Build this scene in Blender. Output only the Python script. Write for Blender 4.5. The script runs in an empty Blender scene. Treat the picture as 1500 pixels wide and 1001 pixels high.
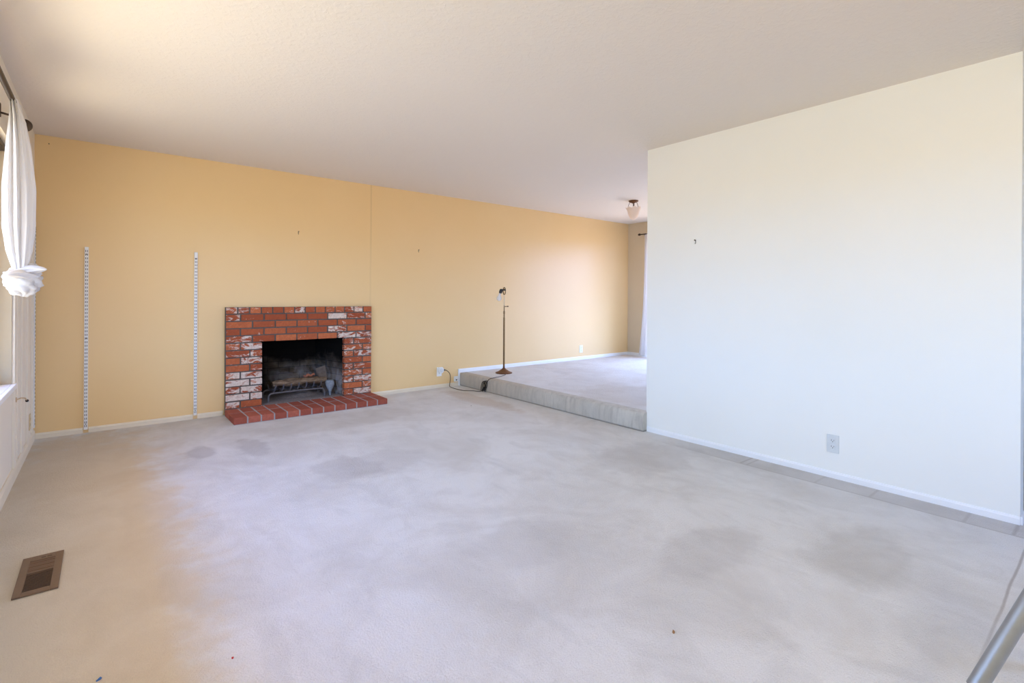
import bpy, bmesh, math, random
from mathutils import Vector, Matrix, noise
random.seed(7)
PI = math.pi
S = bpy.context.scene
C = S.collection

# ---------------------------------------------------------------- camera
cam_d = bpy.data.cameras.new('camera')
cam = bpy.data.objects.new('camera', cam_d); C.objects.link(cam)
cam_d.sensor_width = 36.0
cam_d.lens = 734.5 / 1500 * 36.0
cam_d.shift_y = -(500.5 - 435.14) / 1500
cam_d.clip_start = 0.02
YAW, ROLL = 0.6827, 0.0057
CAM = Vector((0.4372, -5.5132, 1.159))
cam.matrix_world = Matrix.Translation(CAM) @ Matrix.Rotation(-YAW, 4, 'Z') @ Matrix.Rotation(PI/2, 4, 'X') @ Matrix.Rotation(ROLL, 4, 'Z')
S.camera = cam
FW = Vector((math.sin(YAW), math.cos(YAW), 0)); RT = Vector((math.cos(YAW), -math.sin(YAW), 0))

# ---------------------------------------------------------------- exposure
S.view_settings.view_transform = 'Standard'
S.view_settings.look = 'None'
S.view_settings.gamma = 1.0
S.view_settings.use_curve_mapping = False
S.view_settings.exposure = 0.0

# ---------------------------------------------------------------- daylight
SKY = dict(
    west_high=(2.4, 5.4, 15.5), west_low=(3.3, 5.9, 10.4), west_ground_far=(4.0, 3.9, 3.6), west_ground_near=(6.0, 5.3, 3.9),
    east_lobe=(0.3, 0.6, 2.6), east_sky=(5.7, 8.2, 14.5), east_ground=(3.6, 2.9, 2.4),
    south_sky=(6.5, 7.8, 10.2), south_ground=(5.0, 2.6, 1.0))
FILL_LAMP = (42., 37., 23.)
w = bpy.data.worlds.new('world'); S.world = w; w.use_nodes = True
wn, wl = w.node_tree.nodes, w.node_tree.links
wn.clear()
tc = wn.new('ShaderNodeTexCoord'); sp = wn.new('ShaderNodeSeparateXYZ'); wl.new(tc.outputs['Generated'], sp.inputs[0])
def wmap(v, a, b, c=0.0, d=1.0):
    n = wn.new('ShaderNodeMapRange'); n.interpolation_type = 'SMOOTHSTEP'
    for k_, v_ in (('From Min', a), ('From Max', b), ('To Min', c), ('To Max', d)): n.inputs[k_].default_value = v_
    wl.new(v, n.inputs['Value']); return n.outputs[0]
def wmath(op, a, b):
    n = wn.new('ShaderNodeMath'); n.operation = op
    for i_, x_ in enumerate((a, b)):
        if isinstance(x_, (int, float)): n.inputs[i_].default_value = x_
        else: wl.new(x_, n.inputs[i_])
    return n.outputs[0]
X_, Z_ = sp.outputs['X'], sp.outputs['Z']
up = wmap(Z_, -0.02, 0.03); high = wmap(Z_, 0.30, 0.60); near = wmap(Z_, -0.50, -0.85)
west = wmap(X_, 0.0, -0.3); east = wmap(X_, 0.0, 0.3); south = wmath('SUBTRACT', 1.0, wmath('ADD', west, east))
low = wmath('MULTIPLY', up, wmath('SUBTRACT', 1.0, high)); high = wmath('MULTIPLY', up, high)
dn = wmath('SUBTRACT', 1.0, up); far = wmath('MULTIPLY', dn, wmath('SUBTRACT', 1.0, near)); near = wmath('MULTIPLY', dn, near)
dt = wn.new('ShaderNodeVectorMath'); dt.operation = 'DOT_PRODUCT'; dt.inputs[1].default_value = Vector((0.51, -0.84, 0.28)).normalized()
wl.new(tc.outputs['Generated'], dt.inputs[0]); lobe = wmath('MULTIPLY', wmap(dt.outputs['Value'], 0.87, 1.0), up)
WT = dict(west_high=wmath('MULTIPLY', west, high), west_low=wmath('MULTIPLY', west, low), west_ground_far=wmath('MULTIPLY', west, far),
          west_ground_near=wmath('MULTIPLY', west, near), east_lobe=lobe, east_sky=wmath('MULTIPLY', east, up), east_ground=wmath('MULTIPLY', east, dn),
          south_sky=wmath('MULTIPLY', south, up), south_ground=wmath('MULTIPLY', south, dn))
acc = None
for k_, f_ in WT.items():
    n = wn.new('ShaderNodeVectorMath'); n.operation = 'SCALE'; n.inputs[0].default_value = SKY[k_]; wl.new(f_, n.inputs['Scale'])
    if acc is None: acc = n.outputs[0]
    else:
        m_ = wn.new('ShaderNodeVectorMath'); m_.operation = 'ADD'; wl.new(acc, m_.inputs[0]); wl.new(n.outputs[0], m_.inputs[1]); acc = m_.outputs[0]
bg = wn.new('ShaderNodeBackground'); wo = wn.new('ShaderNodeOutputWorld')
wl.new(acc, bg.inputs[0]); wl.new(bg.outputs[0], wo.inputs[0])

def portal(name, loc, rot, sx, sy):
    d = bpy.data.lights.new(name, 'AREA'); d.shape = 'RECTANGLE'; d.size = sx; d.size_y = sy
    d.cycles.is_portal = True
    o = bpy.data.objects.new(name, d); C.objects.link(o); o.location = loc; o.rotation_euler = rot
    return o
portal('daylight_left_window', (-0.16, -2.95, 1.333), (0, -PI/2, 0), 1.45, 3.5)
portal('daylight_patio_door', (7.66, -1.65, 1.19), (0, PI/2, 0), 2.06, 2.5)
portal('daylight_fill_window', (2.9, -7.34, 1.45), (PI/2, 0, 0), 1.6, 1.3)  # portal of the added rear window

# ================================================================ materials
class NT:
    def __init__(s, name):
        s.m = bpy.data.materials.new(name); s.m.use_nodes = True
        s.n, s.l = s.m.node_tree.nodes, s.m.node_tree.links
        s.b = s.n['Principled BSDF']; s.out = s.n['Material Output']
        s.pos = None
    def node(s, t, **kw):
        n = s.n.new(t)
        for k, v in kw.items(): setattr(n, k, v)
        return n
    def link(s, a, b): s.l.new(a, b)
    def coords(s):
        if s.pos is None: s.pos = s.node('ShaderNodeNewGeometry').outputs['Position']
        return s.pos
    def obj(s): return s.node('ShaderNodeTexCoord').outputs['Object']
    def noise(s, scale, detail=3, rough=0.5, vec=None, stretch=None, dist=0.0):
        v = vec or s.coords()
        if stretch:
            mp = s.node('ShaderNodeMapping'); mp.inputs['Scale'].default_value = stretch
            s.link(v, mp.inputs[0]); v = mp.outputs[0]
        t = s.node('ShaderNodeTexNoise'); s.link(v, t.inputs['Vector'])
        t.inputs['Scale'].default_value = scale; t.inputs['Detail'].default_value = detail
        t.inputs['Roughness'].default_value = rough; t.inputs['Distortion'].default_value = dist
        return t.outputs['Fac']
    def math(s, op, a, b=None, clamp=False):
        n = s.node('ShaderNodeMath', operation=op); n.use_clamp = clamp
        for i, x in enumerate((a, b)):
            if x is None: continue
            if isinstance(x, (int, float)): n.inputs[i].default_value = x
            else: s.link(x, n.inputs[i])
        return n.outputs[0]
    def remap(s, v, a, b, c=0.0, d=1.0, smooth=False):
        n = s.node('ShaderNodeMapRange'); n.interpolation_type = 'SMOOTHSTEP' if smooth else 'LINEAR'
        s.link(v, n.inputs['Value'])
        for k, x in zip(('From Min', 'From Max', 'To Min', 'To Max'), (a, b, c, d)): n.inputs[k].default_value = x
        return n.outputs[0]
    def mix(s, f, a, b, blend='MIX'):
        n = s.node('ShaderNodeMix', data_type='RGBA', blend_type=blend)
        ins = [i for i in n.inputs if i.enabled or True]
        fa = n.inputs[0]; A = n.inputs[6]; B = n.inputs[7]
        for i, x in ((fa, f), (A, a), (B, b)):
            if isinstance(x, (int, float)): i.default_value = x
            elif isinstance(x, tuple): i.default_value = (*x[:3], 1)
            else: s.link(x, i)
        return n.outputs[2]
    def bump(s, h, strength=0.3, dist=0.01):
        n = s.node('ShaderNodeBump'); n.inputs['Strength'].default_value = strength
        n.inputs['Distance'].default_value = dist
        s.link(h, n.inputs['Height']); s.link(n.outputs[0], s.b.inputs['Normal'])
    def col(s, c):
        if isinstance(c, tuple): s.b.inputs['Base Color'].default_value = (*c[:3], 1)
        else: s.link(c, s.b.inputs['Base Color'])
    def set(s, rough=0.5, metal=0.0, spec=0.5):
        s.b.inputs['Roughness'].default_value = rough; s.b.inputs['Metallic'].default_value = metal
        s.b.inputs['Specular IOR Level'].default_value = spec
    def xyz(s):
        q = s.node('ShaderNodeSeparateXYZ'); s.link(s.coords(), q.inputs[0]); return q.outputs
def lin(r, g, b):
    f = lambda c: (c/255/12.92 if c/255 <= 0.04045 else ((c/255+0.055)/1.055)**2.4)
    return (f(r), f(g), f(b))

def band(t, v, c, w, soft):        # 1 inside |v-c|<w
    d = t.math('ABSOLUTE', t.math('SUBTRACT', v, c))
    return t.remap(d, w, w+soft, 1, 0)

def paint(name, c, c2, rough=0.45, spec=0.4, bumps=0.12, crack=False):
    t = NT(name)
    n = t.noise(0.9, 4, 0.6)
    base = t.mix(t.remap(n, 0.3, 0.7), c, c2)
    fine = t.noise(180, 3, 0.6)
    if crack:                       # hairline where two wallboards meet, above the mantel
        x, y, z = t.xyz()
        wob = t.math('ADD', x, t.remap(t.noise(6), 0, 1, -0.004, 0.004))
        m = t.math('MULTIPLY', band(t, wob, 2.822, 0.0010, 0.0025), t.remap(z, 1.5, 1.9, 0.12, 0.42))
        m2 = t.math('MULTIPLY', band(t, wob, 2.814, 0.005, 0.006), 0.08)
        m2 = t.math('MULTIPLY', m2, t.remap(z, 1.04, 1.06))
        mk = t.math('MAXIMUM', m, m2)
        base = t.mix(mk, base, (c[0]*0.35, c[1]*0.3, c[2]*0.25))
        # scuffed smudges on the paint to the right
        sm = t.math('MULTIPLY', band(t, z, 1.75, 0.05, 0.15), band(t, x, 5.6, 0.5, 0.7))
        sp = t.remap(t.noise(14, 4, 0.7, stretch=(1, 1, 2)), 0.64, 0.72)
        base = t.mix(t.math('MULTIPLY', t.math('MULTIPLY', sm, sp), 0.35), base, (c[0]*0.55, c[1]*0.5, c[2]*0.45))
    t.col(base); t.set(rough, 0, spec)
    mid = t.noise(22, 3, 0.5)
    h = t.math('ADD', t.math('MULTIPLY', fine, 0.25), t.math('MULTIPLY', mid, 0.6))
    t.bump(h, bumps, 0.004)
    return t.m
M = {}
M['tan'] = paint('tan wall paint', lin(237, 203, 146), lin(239, 206, 152), 0.36, 0.5, 0.10, crack=True)
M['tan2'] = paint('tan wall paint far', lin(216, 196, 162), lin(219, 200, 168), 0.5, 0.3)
M['white_wall'] = paint('white wall paint', lin(240, 239, 232), lin(243, 242, 236), 0.5, 0.3)
M['off_white'] = paint('off white panel paint', lin(238, 230, 214), lin(235, 226, 209), 0.45, 0.4, 0.02)
M['ceiling'] = None
t = NT('textured ceiling paint'); t.col(lin(236, 227, 215)); t.set(0.85, 0, 0.2)
h = t.math('ADD', t.remap(t.noise(38, 3, 0.55, dist=0.4), 0.45, 0.62, 0, 1, True), t.math('MULTIPLY', t.noise(160, 2), 0.3))
t.bump(h, 0.22, 0.004); M['ceiling'] = t.m

def simple(name, c, rough=0.5, metal=0.0, spec=0.5, var=0.12, scale=40, bump=0.0):
    t = NT(name)
    n = t.remap(t.noise(scale, 3, 0.6, vec=t.obj()), 0.25, 0.75)
    t.col(t.mix(n, tuple(x*(1-var) for x in c), tuple(min(1, x*(1+var)) for x in c)))
    t.set(rough, metal, spec)
    if bump: t.bump(t.noise(scale*3, 3, vec=t.obj()), bump, 0.003)
    return t.m
M['jamb'] = simple('shade-toned jamb lining', lin(168, 150, 122), 0.7, var=0.04, scale=6)  # darker beige puts the shade of the reveal into its colour
M['trim'] = simple('white trim paint', lin(240, 240, 240), 0.4, var=0.02, scale=6)
M['warm_trim'] = simple('cream trim paint', lin(232, 220, 198), 0.45, var=0.03, scale=6)
M['standard'] = simple('white enamelled steel', lin(236, 236, 236), 0.35, var=0.02, scale=20)
M['slot'] = simple('dark slot', lin(60, 50, 44), 0.8, var=0.1)
M['bronze'] = simple('dark bronze', lin(62, 50, 44), 0.4, 0.6, var=0.2)
M['brown_metal'] = simple('brown painted metal', lin(116, 94, 76), 0.5, 0.2, var=0.08, scale=15)
M['brown_metal2'] = simple('brown painted damper', lin(112, 86, 68), 0.5, 0.3, var=0.08, scale=15)
M['duct'] = simple('duct shadow black', lin(22, 18, 16), 0.9, var=0.1)
M['brass'] = simple('aged brass', lin(122, 96, 62), 0.35, 0.8, var=0.2, scale=60)
M['brass_light'] = simple('pale polished rod', lin(205, 180, 145), 0.3, 0.6, var=0.1, scale=60)
M['rust'] = simple('rusty brown base', lin(112, 76, 50), 0.5, 0.5, var=0.3, scale=70, bump=0.3)
M['black'] = simple('black plastic', lin(24, 22, 22), 0.4, var=0.1)
M['cord'] = simple('dark brown cord', lin(52, 42, 36), 0.5, var=0.15)
M['plastic'] = simple('white plastic', lin(240, 240, 238), 0.35, var=0.02)
M['ivory'] = simple('grey white plate', lin(216, 219, 218), 0.4, var=0.02)
M['almond'] = simple('almond plate', lin(212, 190, 150), 0.4, var=0.03)
M['iron'] = simple('grey wrought iron', lin(108, 106, 112), 0.55, 0.5, var=0.3, scale=90, bump=0.4)
M['ashgrey'] = simple('ash blue grey', lin(140, 148, 160), 0.8, 0.0, var=0.25, scale=60, bump=0.5)
M['ash'] = simple('ash', lin(140, 132, 132), 0.95, var=0.3, scale=50, bump=0.6)
M['steel'] = simple('grey anodised tube', lin(150, 154, 158), 0.42, 0.6, var=0.05)
M['nail'] = simple('nail', lin(90, 74, 56), 0.5, 0.4)
M['leaf'] = simple('dry leaf', lin(150, 112, 70), 0.8, var=0.3, scale=200)
M['red'] = simple('red scrap', lin(190, 40, 40), 0.6)
M['blue'] = simple('blue scrap', lin(60, 110, 170), 0.6)
M['stucco'] = simple('eave stucco', lin(220, 205, 185), 0.9, var=0.06, scale=8)

t = NT('oak log bark'); n = t.noise(30, 5, 0.65, vec=t.obj(), stretch=(0.5, 3, 3))
t.col(t.mix(t.remap(n, 0.3, 0.7), lin(70, 54, 44), lin(160, 136, 112))); t.set(0.9, 0, 0.2); t.bump(n, 0.8, 0.01); M['log'] = t.m
t = NT('log heartwood orange'); t.col(lin(170, 108, 84)); t.set(0.8); M['logcore'] = t.m

# window glass
t = NT('clear window glass'); tr = t.node('ShaderNodeBsdfTransparent'); gl = t.node('ShaderNodeBsdfGlossy'); lw = t.node('ShaderNodeLayerWeight'); lw.inputs['Blend'].default_value = 0.5
gl.inputs['Roughness'].default_value = 0.02; mx = t.node('ShaderNodeMixShader')
t.link(t.math('ADD', t.math('MULTIPLY', t.math('POWER', lw.outputs['Facing'], 5.0), 0.5), 0.03), mx.inputs[0]); t.link(tr.outputs[0], mx.inputs[1]); t.link(gl.outputs[0], mx.inputs[2]); t.link(mx.outputs[0], t.out.inputs[0]); M['glass'] = t.m
# sheer fabric
def fabric(name, c, trans):
    t = NT(name); t.col(t.mix(t.noise(600, 2), tuple(x*0.94 for x in c), c)); t.set(0.9, 0, 0.1)
    tl = t.node('ShaderNodeBsdfTranslucent'); tl.inputs[0].default_value = (*c, 1)
    mx = t.node('ShaderNodeMixShader'); mx.inputs[0].default_value = trans
    t.link(t.b.outputs[0], mx.inputs[1]); t.link(tl.outputs[0], mx.inputs[2]); t.link(mx.outputs[0], t.out.inputs[0])
    t.bump(t.noise(250, 2), 0.1, 0.002)
    return t.m
M['sheer'] = fabric('white sheer curtain cloth', lin(236, 233, 231), 0.22)
# frosted glass of the ceiling lamp and bulb
t = NT('frosted scalloped glass'); t.col(lin(250, 236, 222)); t.set(0.35)
tl = t.node('ShaderNodeBsdfTranslucent'); tl.inputs[0].default_value = (*lin(250, 232, 210), 1)
mx = t.node('ShaderNodeMixShader'); mx.inputs[0].default_value = 0.5
t.link(t.b.outputs[0], mx.inputs[1]); t.link(tl.outputs[0], mx.inputs[2]); t.link(mx.outputs[0], t.out.inputs[0]); M['frost'] = t.m
t = NT('soft white bulb glass'); t.col(lin(240, 238, 236)); t.set(0.15)
tr = t.node('ShaderNodeBsdfTransparent'); mx = t.node('ShaderNodeMixShader'); mx.inputs[0].default_value = 0.35
t.link(t.b.outputs[0], mx.inputs[1]); t.link(tr.outputs[0], mx.inputs[2]); t.link(mx.outputs[0], t.out.inputs[0]); M['bulb'] = t.m

# carpet
def carpet(name, c, c2, stains_and_light=(), seams=False, dirt_and_shade=0.0):
    t = NT(name)
    x, y, z = t.xyz()
    wear = t.remap(t.noise(1.6, 5, 0.62, dist=0.6), 0.42, 0.68)
    wear2 = t.remap(t.noise(4.5, 4, 0.6, stretch=(1, 0.6, 1), dist=0.8), 0.5, 0.72)
    base = t.mix(wear, c, c2)
    base = t.mix(t.math('MULTIPLY', wear2, 0.45), base, tuple(v*0.86 for v in c2))
    for (sx, sy, rx, ry, st, tint) in stains_and_light:
        dx = t.math('MULTIPLY', t.math('SUBTRACT', x, sx), 1/rx); dy = t.math('MULTIPLY', t.math('SUBTRACT', y, sy), 1/ry)
        d = t.math('SQRT', t.math('ADD', t.math('MULTIPLY', dx, dx), t.math('MULTIPLY', dy, dy)))
        d = t.math('ADD', d, t.remap(t.noise(5, 4, 0.65), 0, 1, -0.7, 0.7))
        base = t.mix(t.math('MULTIPLY', t.remap(d, 0.7, 1.2, 1, 0, True), st*0.9), base, tint)
    if seams:
        wob = t.math('ADD', x, t.remap(t.noise(2.0), 0, 1, -0.006, 0.006))
        l = t.math('MULTIPLY', band(t, wob, 3.907, 0.003, 0.006), t.remap(y, -3.2, -3.7))
        m = t.math('MULTIPLY', l, 0.28)
        inside = t.remap(x, 3.90, 3.91)
        for yy, k in ((-3.795, 0.32), (-3.84, 0.26), (-4.27, 0.15), (-4.56, 0.2), (-4.975, 0.2), (-5.16, 0.3)):
            m = t.math('MAXIMUM', m, t.math('MULTIPLY', t.math('MULTIPLY', band(t, y, yy, 0.003, 0.008), inside), k))
        wy = t.math('ADD', y, t.remap(t.noise(3), 0, 1, -0.008, 0.008))
        l2 = t.math('MULTIPLY', band(t, wy, -5.215, 0.002, 0.005), t.remap(x, 2.4, 3.2, 0.05, 0.5))
        m = t.math('MAXIMUM', m, l2)
        base = t.mix(m, base, lin(130, 108, 84))
        strip = t.math('MULTIPLY', t.math('MULTIPLY', inside, t.remap(y, -3.0, -3.4)), 0.28)
        base = t.mix(strip, base, lin(168, 160, 150))
    if dirt_and_shade:
        base = t.mix(t.remap(z, 0.018, 0.004, 0, 0.75), base, lin(84, 74, 60))  # dark base line: shade of the small gap put into the colour
        base = t.mix(t.remap(t.math('ADD', y, t.remap(t.noise(1.2), 0, 1, -0.8, 0.8)), -2.2, -0.6, 0.0, 0.5), base, lin(190, 164, 126))  # browner towards the fireplace wall
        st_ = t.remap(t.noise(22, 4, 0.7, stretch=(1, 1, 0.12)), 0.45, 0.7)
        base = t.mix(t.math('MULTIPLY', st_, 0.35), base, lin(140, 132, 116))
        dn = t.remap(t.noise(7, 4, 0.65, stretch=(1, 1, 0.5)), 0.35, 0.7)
        base = t.mix(t.math('MULTIPLY', dn, dirt_and_shade), base, tuple(v*0.7 for v in c2))
    pile = t.noise(260, 3, 0.7)
    base = t.mix(t.remap(pile, 0.3, 0.7, 0.17, 0.0), base, tuple(v*0.3 for v in c2))
    t.col(base); t.set(1.0, 0, 0.05)
    t.b.inputs['Sheen Weight'].default_value = 0.15
    h = t.math('ADD', t.noise(120, 4, 0.75), t.math('MULTIPLY', t.noise(40, 3), 0.4))
    t.bump(h, 1.0, 0.010)
    return t.m
cA, cB = lin(243, 240, 236), lin(226, 221, 214)
g1 = lin(180, 172, 166); br = lin(190, 160, 128)
M['carpet'] = carpet('beige cut pile carpet', cA, cB, stains_and_light=(
    (1.32, -1.30, 0.11, 0.26, 0.5, g1), (1.0, -1.2, 0.09, 0.16, 0.5, g1), (1.72, -2.2, 0.22, 0.28, 0.35, g1),
    (1.95, -2.2, 0.3, 0.25, 0.25, g1), (2.6, -4.3, 0.35, 0.16, 0.26, g1), (3.1, -4.75, 0.35, 0.18, 0.26, lin(172, 164, 150)),
    (3.5, -3.3, 0.45, 0.3, 0.3, g1), (2.0, -3.7, 0.3, 0.2, 0.2, g1), (0.35, -0.9, 0.5, 0.9, 0.25, lin(200, 178, 148)),
    (0.28, -2.5, 0.50, 2.9, 0.50, lin(228, 202, 160)), (0.62, -2.2, 0.12, 1.1, 0.08, lin(214, 182, 142)), (3.7, -0.9, 0.14, 0.7, 0.35, br), (2.2, -0.9, 0.8, 0.3, 0.3, lin(190, 176, 158)),  # long strip and band by the left wall: warm light put into the colour
    (0.55, -3.5, 0.14, 0.12, 0.10, br)), seams=True)
M['carpet_up'] = carpet('raised floor carpet', cA, lin(232, 226, 219), stains_and_light=((4.6, -2.3, 0.5, 0.6, 0.3, lin(200, 182, 156)),))
M['carpet_riser'] = carpet('riser carpet', lin(232, 226, 214), lin(222, 216, 204), dirt_and_shade=0.4)

# brick: vertex colour R = tone, G = amount of old whitewash
def brick(name, hearth=False):
    t = NT(name)
    a = t.node('ShaderNodeVertexColor'); a.layer_name = 'tone'
    q = t.node('ShaderNodeSeparateColor'); t.link(a.outputs[0], q.inputs[0])
    if hearth: red = t.mix(q.outputs[0], lin(158, 84, 68), lin(184, 104, 84))
    else: red = t.mix(q.outputs[0], lin(164, 82, 50), lin(206, 118, 74))
    mott = t.remap(t.noise(45, 4, 0.7), 0.35, 0.65)
    red = t.mix(t.math('MULTIPLY', mott, 0.4), red, lin(126, 66, 50))
    n = t.noise(16, 6, 0.72, stretch=(0.7, 1, 1.5), dist=0.8)
    thr = t.math('SUBTRACT', 0.675, t.math('MULTIPLY', q.outputs[1], 0.28))
    f = t.math('MULTIPLY', t.math('SUBTRACT', n, thr), 14, True)
    wash = t.mix(t.remap(t.noise(60, 3), 0.3, 0.7), lin(206, 190, 176), lin(232, 222, 210))
    t.col(t.mix(t.math('MULTIPLY', f, 0.88), red, wash)); t.set(0.9, 0, 0.25)
    t.bump(t.noise(70, 4, 0.7), 0.5, 0.004)
    return t.m
M['brick'] = brick('red brick with worn whitewash'); M['paver'] = brick('red hearth brick', True)
M['mortar'] = simple('grey brown mortar', lin(98, 90, 84), 0.95, var=0.15, scale=60, bump=0.4)
M['grout'] = simple('pale grout', lin(164, 160, 162), 0.95, var=0.1, scale=60, bump=0.4)
# firebox: firebrick with soot
t = NT('sooty firebrick')
mp = t.node('ShaderNodeMapping'); mp.inputs['Rotation'].default_value = (PI/2, 0, 0)
bt = t.node('ShaderNodeTexBrick'); t.link(t.coords(), mp.inputs[0]); t.link(mp.outputs[0], bt.inputs['Vector'])
bt.inputs['Scale'].default_value = 1.0; bt.inputs['Brick Width'].default_value = 0.23; bt.inputs['Row Height'].default_value = 0.07
bt.inputs['Mortar Size'].default_value = 0.004
bt.inputs['Color1'].default_value = (*lin(120, 106, 92), 1); bt.inputs['Color2'].default_value = (*lin(96, 84, 74), 1); bt.inputs['Mortar'].default_value = (*lin(66, 58, 52), 1)
x, y, z = t.xyz()
n = t.noise(5, 5, 0.65)
up = t.remap(t.math('ADD', z, t.math('MULTIPLY', n, 0.35)), 0.44, 0.66)
lf = t.remap(t.math('ADD', x, t.math('MULTIPLY', n, -0.3)), 1.98, 1.62)
soot = t.math('MAXIMUM', up, lf)
ashf = t.math('MULTIPLY', t.remap(t.noise(4, 4, 0.7, dist=1.0), 0.42, 0.66), t.remap(z, 0.55, 0.2))
c_ = t.mix(t.math('MULTIPLY', ashf, 0.75), bt.outputs[0], lin(170, 172, 182))
t.col(t.mix(t.math('MULTIPLY', soot, 0.985), c_, lin(14, 12, 11))); t.set(0.95, 0, 0.1); t.bump(t.math('ADD', t.noise(50, 4), bt.outputs['Fac']), 0.4, 0.005)
M['firebrick'] = t.m

# ================================================================ mesh helpers
class MB:
    def __init__(s):
        s.bm = bmesh.new(); s.lay = None
    def box(s, x0, x1, y0, y1, z0, z1, bevel=0.0, tone=None, mat=None):
        vs = [s.bm.verts.new((x, y, z)) for x in (x0, x1) for y in (y0, y1) for z in (z0, z1)]
        f = [(0, 1, 3, 2), (4, 6, 7, 5), (0, 4, 5, 1), (2, 3, 7, 6), (0, 2, 6, 4), (1, 5, 7, 3)]
        fs = [s.bm.faces.new([vs[i] for i in q]) for q in f]
        if mat is not None:
            bmesh.ops.transform(s.bm, matrix=mat, verts=vs)
        if bevel:
            eds = list({e for ff in fs for e in ff.edges})
            r = bmesh.ops.bevel(s.bm, geom=eds, offset=bevel, segments=2, profile=0.6, affect='EDGES')
            fs = list({ff for v in r['verts'] for ff in v.link_faces}) if tone is not None else fs
        if tone is not None:
            if s.lay is None: s.lay = s.bm.loops.layers.color.new('tone')
            for ff in fs:
                for l in ff.loops: l[s.lay] = tone
        return s
    def tube(s, pts, r, seg=10, cap=True, closed=False, squash=None):
        pts = [Vector(p) for p in pts]; n = len(pts)
        rs = r if isinstance(r, (list, tuple)) else [r]*n
        rings = []; up = None
        for i, p in enumerate(pts):
            a = pts[(i-1) % n] if (i or closed) else p; b = pts[(i+1) % n] if (i < n-1 or closed) else p
            d = (b-a).normalized()
            if up is None:
                up = Vector((0, 0, 1)) if abs(d.z) < 0.9 else Vector((1, 0, 0))
            sd = d.cross(up).normalized(); up = sd.cross(d).normalized()
            rings.append([s.bm.verts.new(p + (sd*math.cos(2*PI*k/seg) + up*math.sin(2*PI*k/seg))*rs[i]) for k in range(seg)])
        m = n if closed else n-1
        for i in range(m):
            A, B = rings[i], rings[(i+1) % n]
            for k in range(seg):
                s.bm.faces.new((A[k], A[(k+1) % seg], B[(k+1) % seg], B[k]))
        if cap and not closed:
            s.bm.faces.new(rings[0][::-1]); s.bm.faces.new(rings[-1])
        return s
    def lathe(s, prof, seg=24, c=(0, 0, 0), mod=None, axis=None, cap=True):
        Mx = Matrix.Translation(Vector(c))
        if axis is not None: Mx = Mx @ Vector((0, 0, 1)).rotation_difference(Vector(axis)).to_matrix().to_4x4()
        rings = []
        for j, (r, z) in enumerate(prof):
            ring = []
            for k in range(seg):
                a = 2*PI*k/seg; rr, zz = max(r, 1e-4), z
                if mod: rr, zz = mod(rr, zz, a, j)
                ring.append(s.bm.verts.new(Mx @ Vector((rr*math.cos(a), rr*math.sin(a), zz))))
            rings.append(ring)
        for A, B in zip(rings, rings[1:]):
            for k in range(seg): s.bm.faces.new((A[k], A[(k+1) % seg], B[(k+1) % seg], B[k]))
        if cap:
            s.bm.faces.new(rings[0][::-1]); s.bm.faces.new(rings[-1])
        return s
    def prism(s, poly, axis, a, b):      # poly: list of 2D points; axis 'y' -> (x,z) extruded in y
        def P(u, v, t): return {'y': (u, t, v), 'x': (t, u, v), 'z': (u, v, t)}[axis]
        A = [s.bm.verts.new(P(u, v, a)) for u, v in poly]; B = [s.bm.verts.new(P(u, v, b)) for u, v in poly]
        n = len(poly)
        for k in range(n): s.bm.faces.new((A[k], A[(k+1) % n], B[(k+1) % n], B[k]))
        s.bm.faces.new(A[::-1]); s.bm.faces.new(B)
        return s
    def sphere(s, c, r, scale=(1, 1, 1), seg=16):
        r_ = bmesh.ops.create_uvsphere(s.bm, u_segments=seg, v_segments=seg//2+2, radius=r)
        bmesh.ops.transform(s.bm, matrix=Matrix.Translation(Vector(c)) @ Matrix.Diagonal((*scale, 1)), verts=r_['verts'])
        return s
    def build(s, name, mat, parent=None, smooth=False, loc=None, angle=None):
        bmesh.ops.recalc_face_normals(s.bm, faces=s.bm.faces)
        if loc is not None:                  # put the object's origin at loc (vertices given in world space)
            bmesh.ops.translate(s.bm, verts=s.bm.verts, vec=-Vector(loc))
        me = bpy.data.meshes.new(name); s.bm.to_mesh(me); s.bm.free()
        o = bpy.data.objects.new(name, me); C.objects.link(o)
        me.materials.append(mat)
        if smooth:
            for p in me.polygons: p.use_smooth = True
            me.set_sharp_from_angle(angle=angle or math.radians(40))
        if parent is not None:
            o.parent = parent
            if loc is not None: o.location = Vector(loc) - parent.location
            else: o.matrix_parent_inverse = Matrix.Translation(-parent.location)
        elif loc is not None: o.location = loc
        return o

def tag(o, label, cat, group=None, kind=None):
    o['label'] = label; o['category'] = cat
    if group: o['group'] = group
    if kind: o['kind'] = kind
    return o
def thing(name, label, cat, loc=(0, 0, 0), group=None):
    o = bpy.data.objects.new(name, None); C.objects.link(o); o.location = loc; o.empty_display_size = 0.1
    return tag(o, label, cat, group)
def struct(o, label=None, cat=None):
    o['kind'] = 'structure'
    if label: o['label'] = label
    if cat: o['category'] = cat
    return o

# ================================================================ room shell
H = 2.44; T = 0.14; ST = 0.165        # ceiling height, wall thickness, step height
XW = 4.10; XD = 7.525; YE = -5.165; YS = -2.87; YB = -7.2; XH = 6.2; YD = -4.2
fb = MB().box(-T, XH+T, YB-T, T, -0.15, 0)
floor = struct(fb.build('floor', M['carpet']), 'pale beige worn carpet covering the sunken living room', 'floor')
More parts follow.
